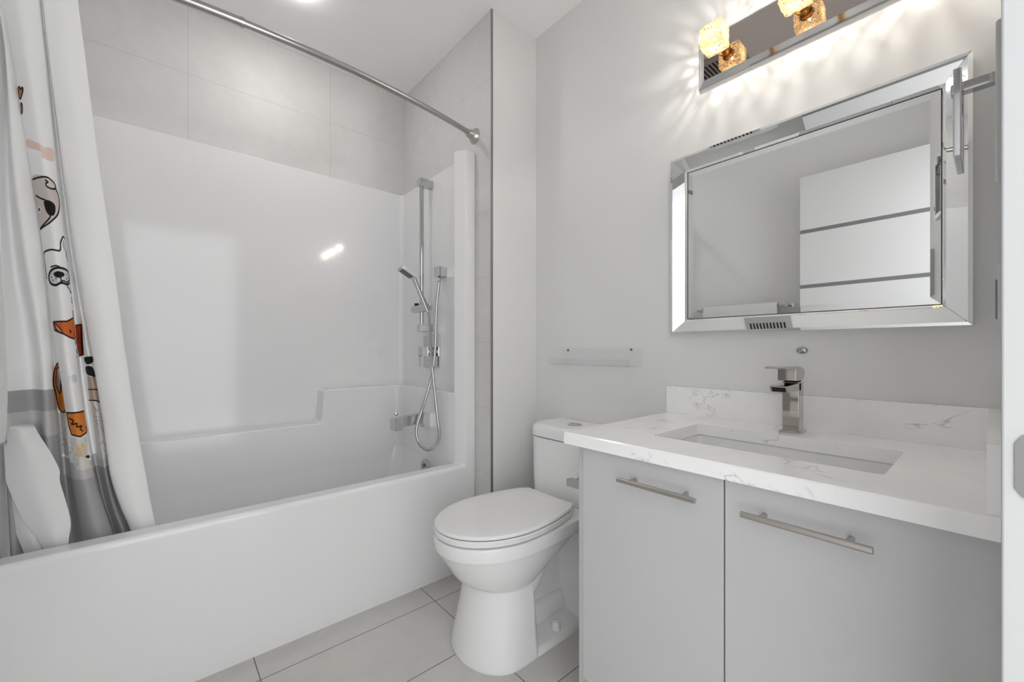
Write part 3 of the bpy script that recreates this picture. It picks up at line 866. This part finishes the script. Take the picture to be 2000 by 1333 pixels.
def bowl(bm):
    spec = [(ZF, .760, .977, .156, .885, .0), (ZF+.012, .757, .977, .158, .885, .0), (0.02, .768, .976, .150, .895, .0), (0.10, .783, .975, .142, .92, .0),
            (0.184, .800, .972, .131, .92, .0), (0.1905, .795, .980, .132, .92, .05), (0.200, .776, 1.00, .137, .92, .1), (0.215, .757, 1.03, .146, .92, .15), (0.238, .741, 1.07, .156, .92, .2),
            (0.262, .726, 1.11, .166, .92, .22), (0.292, .706, 1.15, .175, .92, .19), (0.316, .692, 1.18, .181, .92, .16), (0.3195, .687, 1.20, .184, .92, .12), (0.326, .684, 1.205, .186, .92, .12), (0.358, .681, 1.215, .186, .92, .12),
            (0.364, .683, 1.213, .184, .92, .12), (0.3665, .690, 1.205, .177, .92, .12)]
    add_loft(bm, [t_ring(z, a, b, h, c, tp) for z, a, b, h, c, tp in spec])
    add_box(bm, 0.93, 1.21, TCY-0.036, TCY+0.036, ZF, 0.33, r=0.012, seg=3)
    add_box(bm, 0.94, 1.215, TCY-0.066, TCY+0.066, ZF, 0.046, r=0.028, seg=5)
    add_box(bm, 1.196, 1.395, TCY-0.150, TCY+0.150, ZF, 0.34, r=0.012, seg=3)
    for s in (-1, 1):
        # sloping foot beside the trapway
        pts = [(TCY + s*0.155, ZF), (TCY + s*0.1545, ZF+0.006), (TCY + s*0.149, ZF+0.017), (TCY + s*0.138, ZF+0.023), (TCY + s*0.03, ZF+0.034), (TCY + s*0.03, ZF)]
        add_prism(bm, pts, 'x', 0.93, 1.30)
        add_tube(bm, spline([(1.17, TCY + s*0.050, 0.330), (1.12, TCY + s*0.052, 0.285), (1.07, TCY + s*0.055, 0.215), (1.02, TCY + s*0.058, 0.145), (0.95, TCY + s*0.060, 0.09)], 6), 0.034, 16)
    add_box(bm, 1.10, 1.405, TCY-0.163, TCY+0.163, 0.312, 0.3672, r=0.012, seg=4)
part('bowl', bowl, M['porcelain'], tl, 45)
for s in (-1, 1):
    part('bolt_cap', lambda bm: add_lathe(bm, [(0.0165, 0), (0.0160, 0.020), (0.013, 0.028), (0.006, 0.031), (0.0, 0.0315)], (1.088, TCY + s*0.120, ZF+0.023), (0, 0, 1), 22), M['seat_plastic'], tl)
def seat(bm):
    o = [(0.3675, .690, 1.175, .176), (0.371, .684, 1.180, .182), (0.386, .682, 1.180, .184), (0.3895, .686, 1.178, .180)]
    add_loft(bm, [t_ring(z, a, b, h, .92, .27) for z, a, b, h in o])
part('seat', seat, M['seat_plastic'], tl, 40)
part('seat_gap', lambda bm: add_loft(bm, [t_ring(z, .690, 1.172, .176, .92, .27) for z in (0.389, 0.3925)]), M['darkgap'], tl)
def lid(bm):
    o = [(0.392, .687, 1.178, .179), (0.394, .684, 1.180, .182), (0.400, .684, 1.180, .182), (0.4035, .688, 1.177, .178), (0.406, .705, 1.165, .163), (0.4075, .76, 1.13, .12)]
    add_loft(bm, [t_ring(z, a, b, h, .92, .27) for z, a, b, h in o])
part('lid', lid, M['seat_plastic'], tl, 30)
for s in (-1, 1):
    part('hinge', boxes((1.160, 1.205, TCY + s*0.085 - 0.022, TCY + s*0.085 + 0.022, 0.366, 0.394), r=0.006), M['seat_plastic'], tl)
def tank_ring(z, x0, x1, hw, rf, rb=0.02):
    out = []
    for cx, cy, r, a0 in ((x1-rb, hw-rb, rb, 0), (x0+rf, hw-rf*0.8, rf, 90), (x0+rf, -hw+rf*0.8, rf, 180), (x1-rb, -hw+rb, rb, 270)):
        for k in range(9):
            a = R(a0 + 90*k/8)
            ry = r if r == rb else r*0.8
            out.append((cx + r*math.cos(a), TCY + cy + ry*math.sin(a), z))
    return out
part('tank', lambda bm: add_loft(bm, [tank_ring(z, a, 1.425, h, .11) for z, a, h in ((0.362, 1.232, .182), (0.372, 1.224, .190), (0.45, 1.220, .192), (0.610, 1.218, .193))]), M['porcelain'], tl, 40)
part('tank_gap', lambda bm: add_loft(bm, [tank_ring(z, 1.221, 1.42, .190, .108) for z in (0.608, 0.6145)]), M['darkgap'], tl)
part('tank_lid', lambda bm: add_loft(bm, [tank_ring(z, a, 1.428, h, .112) for z, a, h in ((0.6135, 1.217, .194), (0.616, 1.215, .1955), (0.646, 1.216, .195), (0.656, 1.221, .190), (0.660, 1.232, .180), (0.662, 1.255, .160))]), M['porcelain'], tl, 30)
part('flush_button', lambda bm: add_lathe(bm, [(0.031, 0), (0.031, 0.004), (0.028, 0.006), (0.026, 0.0055), (0.024, 0.006), (0.0, 0.0065)], (1.334, TCY, 0.6605), (0, 0, 1), 36), M['chrome'], tl)
part('button_split', boxes((1.3342, 1.3358, TCY-0.024, TCY+0.024, 0.6650, 0.6674)), M['darkgap'], tl, 0)

# ------------------------------------------------------------------ vanity
CL = 0.7397                                       # left face of the cabinet
van = thing('vanity_cabinet', (1.1, 0.36, 0), 'glossy light grey two-door vanity cabinet under the quartz counter', 'vanity cabinet')
def carcass(bm):
    add_box(bm, 0.882, 1.428, CL-0.016, CL, ZF, 0.7175)
    add_box(bm, 0.902, 1.428, YN+0.001, YN+0.017, ZF, 0.7175)
    add_box(bm, 0.902, 1.428, YN+0.017, CL-0.016, 0.08, 0.10)
    add_box(bm, 0.960, 0.976, YN+0.017, CL-0.016, ZF, 0.08)
    add_box(bm, 1.41, 1.428, YN+0.017, CL-0.016, 0.10, 0.7175)
    add_box(bm, 0.905, 0.92, YN+0.017, CL-0.016, 0.66, 0.7175)
part('carcass', carcass, M['cabinet_side'], van, 0)
for y0, y1, h0, h1 in ((0.3569, 0.7248, 0.4016, 0.5933), (-0.0155, 0.3540, 0.1193, 0.3133)):
    d = part('door', boxes((0.880, 0.9, y0, y1, 0.082, 0.7145), r=0.0012, seg=2), M['cabinet'], van)
    def bar(bm, h0=h0, h1=h1):
        add_lathe(bm, [(0.0052, 0), (0.006, 0.0008), (0.006, h1-h0-0.0008), (0.0052, h1-h0)], (0.850, h0, 0.6615), (0, 1, 0), 20)
        for y in (h0 + 0.032, h1 - 0.032):
            add_tube(bm, [(0.852, y, 0.6615), (0.8805, y, 0.6615)], 0.005, 14)
    part('bar_handle', bar, M['nickel'], d)

ctop = thing('countertop', (1.14, 0.37, 0.718), 'white quartz countertop with thin grey veins and upstands', 'countertop')
SX0, SX1, SY0, SY1 = 0.998, 1.262, 0.125, 0.586   # sink cutout
def slab(bm):
    x0, x1, y0, y1 = 0.8564, 1.4295, YN+0.0005, 0.7726
    zt, zb, r = 0.75, 0.718, 0.003
    outer = [(x0, y0), (x1, y0), (x1, y1), (x0, y1)]
    def inner():
        o = []
        rr = 0.012
        for cx, cy, a0 in ((SX0+rr, SY0+rr, 180), (SX1-rr, SY0+rr, 270), (SX1-rr, SY1-rr, 0), (SX0+rr, SY1-rr, 90)):
            for k in range(5):
                a = R(a0 + 90*k/4)
                o.append((cx + rr*math.cos(a), cy + rr*math.sin(a)))
        return o
    inn = inner()
    def ring(pts, z): return [bm.verts.new((x, y, z)) for x, y in pts]
    so = [(x0+r, y0), (x1, y0), (x1, y1-r), (x0+r, y1-r)]
    oT, oM, oB = ring(so, zt), ring(outer, zt-r), ring(outer, zb)
    iT, iB = ring(inn, zt), ring(inn, zb)
    for a, b in ((oT, oM), (oM, oB)):
        for i in range(4):
            j = (i+1) % 4
            bm.faces.new((a[i], b[i], b[j], a[j]))
    n = len(inn)
    for i in range(n):
        j = (i+1) % n
        bm.faces.new((iT[j], iB[j], iB[i], iT[i]))
    for o, ii, flip in ((oT, iT, False), (oB, iB, True)):
        for c in range(4):
            c2 = (c+1) % 4
            seg = [ii[c*5 + k] for k in range(5)]
            fan = [o[c]] + seg
            quad = [o[c], seg[-1], ii[(c2*5) % n], o[c2]]
            for f in [[o[c], seg[k], seg[k+1]] for k in range(4)] + [quad]:
                bm.faces.new(f if not flip else f[::-1])
    bmesh.ops.recalc_face_normals(bm, faces=bm.faces[:])
part('slab', slab, M['quartz'], ctop, 30)
part('backsplash', boxes((1.4105, 1.4298, YN+0.001, 0.7726, 0.749, 0.8455), r=0.0015, seg=2), M['quartz'], ctop)
part('side_splash', boxes((0.868, 1.411, YN+0.0005, 0.0035, 0.749, 0.8455), r=0.0015, seg=2), M['quartz'], ctop)

sink = thing('sink_basin', (1.13, 0.355, 0.6), 'white rectangular undermount sink set in the quartz counter', 'sink')
def sink_bowl(bm):
    rings = [rrect(SX0-0.012, SX1+0.012, SY0-0.012, SY1+0.012, 0.02, 0.7165), rrect(SX0-0.006, SX1+0.006, SY0-0.006, SY1+0.006, 0.02, 0.7165),
             rrect(SX0-0.003, SX1+0.003, SY0-0.003, SY1+0.003, 0.02, 0.712), rrect(SX0+0.004, SX1-0.004, SY0+0.004, SY1-0.004, 0.025, 0.63), rrect(SX0+0.012, SX1-0.012, SY0+0.012, SY1-0.012, 0.03, 0.60),
             rrect(SX0+0.035, SX1-0.035, SY0+0.035, SY1-0.035, 0.03, 0.588), rrect(SX0+0.10, SX1-0.10, SY0+0.18, SY1-0.18, 0.03, 0.584)]
    fs = add_loft(bm, rings, cap0=False)
    bmesh.ops.reverse_faces(bm, faces=fs)
part('bowl', sink_bowl, M['porcelain'], sink, 50)
part('drain', lambda bm: add_lathe(bm, [(0.022, 0), (0.022, 0.003), (0.018, 0.004), (0.0, 0.003)], (1.13, 0.355, 0.584), (0, 0, 1), 28), M['chrome'], sink)

fa = thing('faucet', (1.335, 0.357, 0.75), 'square single-lever chrome faucet standing behind the sink', 'faucet')
FY = 0.357
part('base_plate', boxes((1.306, 1.360, FY-0.026, FY+0.026, 0.7495, 0.7565), r=0.0015), M['faucet'], fa)
part('column', boxes((1.313, 1.354, FY-0.0205, FY+0.0205, 0.755, 0.890), r=0.0025), M['faucet'], fa)
def fspout(bm):
    pts = [(1.33, 0.888), (1.216, 0.884), (1.2145, 0.881), (1.222, 0.8675), (1.33, 0.866)]
    add_prism(bm, pts, 'y', FY-0.0205, FY+0.0205, r=0.0012)
part('spout', fspout, M['faucet'], fa)
part('aerator_slot', lambda bm: add_prism(bm, [(1.2150, 0.8795), (1.2152, 0.8815), (1.2235, 0.8690), (1.2215, 0.8680)], 'y', FY-0.016, FY+0.016), M['black'], fa)
def fh(bm):
    pts = [(1.282, 0.894), (1.345, 0.894), (1.360, 0.908), (1.360, 0.926), (1.282, 0.926)]
    add_prism(bm, pts, 'y', FY-0.0215, FY+0.0215, r=0.0015)
    pts = [(1.176, 0.9345), (1.178, 0.9295), (1.30, 0.9245), (1.340, 0.9245), (1.340, 0.9305), (1.30, 0.9335)]
    add_prism(bm, pts, 'y', FY-0.0195, FY+0.0195, r=0.001)
part('lever_handle', fh, M['faucet'], fa)
part('neck', boxes((1.318, 1.350, FY-0.016, FY+0.016, 0.888, 0.896)), M['black'], fa, 0)

solo('wall_fitting', lambda bm: [add_lathe(bm, [(0.0100, 0), (0.0100, 0.003), (0.008, 0.006), (0.003, 0.0075), (0.0, 0.0075)], (X2, 0.3589, 0.9755), (-1, 0, 0), 28), bmesh.ops.scale(bm, vec=(1, 1.45, 1), verts=bm.verts[:], space=Matrix.Translation((0, -0.3589, 0)))], M['chrome_dark'], 'tiny oval chrome fitting on the wall above the faucet', 'wall fitting')

# ------------------------------------------------------------------ mirror with raised mirrored frame
mir = thing('wall_mirror', (1.42, 0.382, 1.34), 'large rectangular wall mirror with sloping mirrored frame above the sink', 'mirror')
MO = dict(y0=0.0254, y1=0.7440, z0=1.0331, z1=1.6510, x=1.3885)
MI = dict(y0=0.0757, y1=0.6940, z0=1.0855, z1=1.5985, x=1.4150)
def rect(d, x=None, g=0.0):
    x = d['x'] if x is None else x
    return [(x, d['y0']+g, d['z0']+g), (x, d['y1']-g, d['z0']+g), (x, d['y1']-g, d['z1']-g), (x, d['y0']+g, d['z1']-g)]
def glass(bm):
    # centre pane with a ground bevel sloping back at its edge
    a, b = rect(MI, MI['x'] - 0.0005), rect(MI, MI['x'] - 0.0026, 0.019)
    add_loft(bm, [rect(MI, MI['x'] + 0.004), a, b])
part('glass', glass, M['mirror'], mir, 0)
for i in range(4):
    def strip(bm, i=i):
        j = (i + 1) % 4
        O, I = rect(MO), rect(MI)
        Om = rect(dict(y0=MO['y0']+0.0075, y1=MO['y1']-0.0075, z0=MO['z0']+0.0075, z1=MO['z1']-0.0075, x=MO['x']-0.0012))
        Im = rect(dict(y0=MI['y0']-0.008, y1=MI['y1']+0.008, z0=MI['z0']-0.008, z1=MI['z1']+0.008, x=MI['x']-0.0078))
        B = [(X2, p[1], p[2]) for p in O]
        Ib = [(X2, p[1], p[2]) for p in I]
        c = Vector((0, 0, 0))
        def V(p, q, e=0.0004):
            # shorten each mitre by a hair so the joint reads as a line
            d = (Vector(q) - Vector(p)).normalized()
            return bm.verts.new(Vector(p) + d*e)
        L = [V(r[i], r[j]) for r in (B, O, Om, Im, I, Ib)]
        Rr = [V(r[j], r[i]) for r in (B, O, Om, Im, I, Ib)]
        fs = []
        for k in range(5):
            fs.append(bm.faces.new((L[k], Rr[k], Rr[k+1], L[k+1])))
        fs.append(bm.faces.new((L[5], Rr[5], Rr[0], L[0])))
        fs.append(bm.faces.new(L[::-1])); fs.append(bm.faces.new(Rr))
        bmesh.ops.recalc_face_normals(bm, faces=fs)
    part('frame_strip', strip, M['mirror'], mir, 0)
def seam(bm):
    for d, g, x in ((MI, -0.0009, MI['x']-0.0016),):
        o = rect(d, x, g); inn = rect(d, x, g+0.0018)
        back = rect(d, X2-0.002, g)
        A = [bm.verts.new(p) for p in o]; B = [bm.verts.new(p) for p in inn]
        Z = [bm.verts.new((x+0.002, p[1], p[2])) for p in inn]
        for k in range(4):
            bm.faces.new((A[k], A[(k+1) % 4], B[(k+1) % 4], B[k]))
            bm.faces.new((B[k], B[(k+1) % 4], Z[(k+1) % 4], Z[k]))
part('inner_seam', seam, M['screw'], mir, 0)
part('back_board', boxes((1.42, X2+0.001, 0.05, 0.715, 1.06, 1.62)), M['darkgap'], mir, 0)

# ------------------------------------------------------------------ vanity light
vlight = thing('vanity_light', (1.40, 0.3515, 1.955), 'mirrored bar light with glowing amber crystal cubes above the mirror', 'wall light')
def backplate(bm):
    o = dict(y0=0.044, y1=0.659, z0=1.878, z1=2.034, x=X2-0.004)
    i = dict(y0=0.069, y1=0.634, z0=1.8895, z1=2.0225, x=1.4062)
    add_loft(bm, [rect(o, X2+0.001), rect(o), rect(i)], cap1=False)
part('backplate_rim', backplate, M['chrome'], vlight, 0)
part('backplate', boxes((1.4056, 1.416, 0.069, 0.634, 1.8895, 2.0225)), M['plate'], vlight, 0)
random.seed(4)
proto = None
def cube_mesh(bm):
    bmesh.ops.create_cube(bm, size=0.066)
    bmesh.ops.subdivide_edges(bm, edges=bm.edges[:], cuts=16, use_grid_fill=True)
    for v in bm.verts:
        n = noise.noise(v.co * 120.0) * 0.0022 + noise.noise(v.co * 60.0 + Vector((3, 1, 7))) * 0.0016
        v.co += v.co.normalized() * n
        m = max(abs(c) for c in v.co)
        k = sum(1 for c in v.co if abs(c) > 0.030)
        if k >= 2:
            v.co *= 0.965 if k == 2 else 0.935
for k, y in enumerate((0.5697, 0.3515, 0.1333)):
    c = Vector((1.336, y, 1.9625))
    bm = bmesh.new(); cube_mesh(bm)
    bmesh.ops.rotate(bm, verts=bm.verts[:], cent=(0, 0, 0), matrix=Matrix.Rotation(R(90*k), 3, 'X'))
    cube = link_mesh('crystal_shade', bm, M['crystal'], None, 25)
    cube.location = c
    cube.parent = vlight
    cube.matrix_parent_inverse = Matrix.Translation(-Vector(vlight.location))
    part('lamp_stem', lambda bm: add_lathe(bm, [(0.020, -0.001), (0.020, 0.006), (0.010, 0.008), (0.010, 0.028), (0.016, 0.030), (0.016, 0.044), (0.010, 0.052), (0.004, 0.058), (0.002, 0.0645)], (1.407, y, 1.9625), (-1, 0, 0), 24), M['orange_chrome'], vlight)
    part('bulb', lambda bm: add_lathe(bm, [(0.0, 0), (0.0018, 0.0004), (0.0024, 0.002), (0.0024, 0.0055), (0.0016, 0.0075), (0.0, 0.008)], (1.343, y, 1.9625), (-1, 0, 0), 14), M['bulb'], vlight)

# ------------------------------------------------------------------ clear shelf
sh = thing('acrylic_shelf', (1.42, 1.094, 0.911), 'small clear acrylic wall shelf above the toilet', 'shelf')
def shelf(bm):
    t = 0.003
    pts = [(X2+0.0005, 0.911), (X2+0.0005, 0.986), (X2-t, 0.986), (X2-t, 0.911+t), (1.341+t, 0.911+t), (1.341+t, 0.940), (1.341, 0.940), (1.341, 0.911)]
    add_prism(bm, pts, 'y', 0.883, 1.3055, r=0.0005, seg=1)
part('shelf_tray', shelf, M['clear'], sh, 30)
for y, z in ((1.262, 0.9757), (0.930, 0.978)):
    part('screw', lambda bm: add_lathe(bm, [(0.0042, 0), (0.0042, 0.002), (0.003, 0.0038), (0, 0.004)], (X2-0.0025, y, z), (-1, 0, 0), 18), M['screw'], sh)

# ------------------------------------------------------------------ toilet paper
ph = thing('paper_holder', (0.95, CL, 0.58), 'square chrome toilet paper holder on the left side of the vanity', 'paper holder')
part('arm', boxes((0.940, 0.962, CL-0.001, 0.838, 0.5655, 0.5865), r=0.001), M['chrome_dark'], ph)
part('spindle', lambda bm: add_tube(bm, [(0.955, 0.828, 0.5745), (1.125, 0.828, 0.5745)], 0.008, 14), M['chrome_dark'], ph)
def roll(bm):
    n = 40
    rings = []
    for r, x in ((0.019, 1.0), (0.0375, 1.0), (0.0387, 1.002), (0.0387, 1.098), (0.0375, 1.1), (0.019, 1.1), (0.019, 1.0)):
        rings.append([(x, 0.828 + r*math.cos(2*math.pi*k/n), 0.5620 + r*math.sin(2*math.pi*k/n)) for k in range(n)])
    add_loft(bm, rings, cap0=False, cap1=False)
tr = solo('toilet_paper_roll', roll, M['paper'], 'white toilet paper roll hanging beside the vanity', 'toilet paper', 40)
part('cardboard_core', lambda bm: add_loft(bm, [[(x, 0.828 + 0.0188*math.cos(2*math.pi*k/30), 0.5620 + 0.0188*math.sin(2*math.pi*k/30)) for k in range(30)] for x in (1.001, 1.099)], cap0=False, cap1=False), M['darkgap'], tr, 40)

# ------------------------------------------------------------------ door wall fittings at far right
tw = thing('towel_ring', (1.21, YN, 1.5), 'square chrome towel ring on the door wall, overlapping the mirror', 'towel ring')
part('arm', boxes((1.198, 1.222, YN-0.001, 0.052, 1.485, 1.5045), r=0.002), M['chrome'], tw)
part('ring', lambda bm: [add_box(bm, 1.149, 1.164, 0.0352, 0.0465, 1.345, 1.512, r=0.002), add_box(bm, 1.262, 1.277, 0.0352, 0.0465, 1.345, 1.512, r=0.002), add_box(bm, 1.164, 1.262, 0.0352, 0.0465, 1.345, 1.358, r=0.002), add_box(bm, 1.164, 1.262, 0.0352, 0.0465, 1.497, 1.512, r=0.002)], M['chrome'], tw)
sw = solo('switch_plate', boxes((1.055, 1.125, YN-0.001, -0.0080, 1.006, 1.120), r=0.004), M['cabinet_side'], 'grey switch plate seen edge on, low on the door wall', 'switch plate')
part('rocker', boxes((1.073, 1.107, -0.0095, -0.0055, 1.030, 1.096), r=0.002), M['grey_inlay'], sw)
solo('wall_panel', boxes((0.69, 0.75, YN-0.001, -0.0038, 1.173, 1.336), r=0.003), M['trim'], 'slim white panel seen edge on beside the towel ring', 'wall panel')

# ------------------------------------------------------------------ towel on its bar by the left wall
tb = thing('towel_bar', (XL, 1.15, 1.27), 'chrome towel bar on the left wall, under the white towel', 'towel bar')
part('rail', lambda bm: add_tube(bm, [(-0.283, 0.86, 1.270), (-0.283, 1.45, 1.270)], 0.008, 14), M['chrome'], tb)
for y in (0.868, 1.442):
    part('post', lambda bm: add_lathe(bm, [(0.024, -0.001), (0.024, 0.006), (0.010, 0.009), (0.010, 0.095)], (XL, y, 1.27), (1, 0, 0), 22), M['chrome'], tb)
def towel(bm):
    def layer(x_off, z_front, z_back, th, y0, y1, seed):
        # profile: up the back, over the bar, down the front, and back inside
        out = [(-0.283 - 0.012 - x_off, z_back), (-0.283 - 0.013 - x_off, 1.25)]
        for k in range(9):
            a = R(180 - 180*k/8)
            out.append((-0.283 + (0.012 + x_off)*math.cos(a), 1.271 + (0.012 + x_off)*math.sin(a)))
        nz = 26
        for k in range(1, nz + 1):
            out.append((-0.283 + 0.012 + x_off, 1.27 + (z_front - 1.27)*k/nz))
        ins = [(x + (th if x < -0.283 else -th), z) for x, z in out[::-1]]
        ins = []
        for x, z in out[::-1]:
            d = Vector((x + 0.283, max(0, z - 1.271)))
            d = d.normalized() if d.length > 0 else Vector((1, 0))
            ins.append((x - d.x*th, z - d.y*th))
        loop = out + ins
        rings = []
        ny = 34
        for q in range(ny + 1):
            y = y0 + (y1 - y0)*q/ny
            ring = []
            for x, z in loop:
                f = max(0.0, min(1.0, (1.27 - z)/0.6))
                bulge = (0.016*math.sin(math.pi*min(1, f*1.05)) + 0.004*math.sin(y*38 + seed))*f if x > -0.283 else 0
                ring.append((x + bulge + 0.0015*noise.noise(Vector((y*30, z*30, seed))), y + 0.004*noise.noise(Vector((seed, z*9, 1.0)))*(1 if q in (0, ny) else 0.5), z))
            rings.append(ring)
        add_loft(bm, rings)
    layer(0.004, 0.63, 0.72, 0.010, 0.93, 1.385, 1.0)
    layer(0.015, 0.779, 0.95, 0.010, 0.915, 1.395, 5.0)
solo('white_towel', towel, M['towel'], 'white terry towel on the left wall, its edge at far left', 'towel', 60)

# ------------------------------------------------------------------ ceiling fittings
pot = thing('ceiling_light', (0.44, 1.90, ZC), 'round recessed ceiling light over the tub', 'ceiling light')
part('trim_ring', lambda bm: add_lathe(bm, [(0.070, 0.001), (0.070, -0.003), (0.0665, -0.004), (0.0665, 0.001)], (0.44, 1.90, ZC), (0, 0, 1), 40), M['trim'], pot)
part('lens', lambda bm: add_lathe(bm, [(0.066, -0.002), (0.066, -0.010), (0.062, -0.014), (0.045, -0.0175), (0, -0.019)], (0.44, 1.90, ZC), (0, 0, 1), 40), M['pot_lens'], pot)
fan = thing('exhaust_fan', (0.465, 0.965, ZC), 'white slotted exhaust fan grille on the ceiling, seen in the mirror frame', 'exhaust fan')
part('cover', boxes((0.33, 0.60, 0.83, 1.10, ZC-0.014, ZC+0.001), r=0.004), M['trim'], fan)
part('slots', boxes(*[(0.37, 0.56, 0.865+0.02*k, 0.8745+0.02*k, ZC-0.0148, ZC-0.0138) for k in range(11)]), M['black'], fan, 0)

# the plan above was measured with the floor at -FLOOR_DROP: lift everything so that the floor is z = 0
for o in list(C.objects):
    if o.parent is None and o.type != 'CAMERA':
        o.location.z += FLOOR_DROP
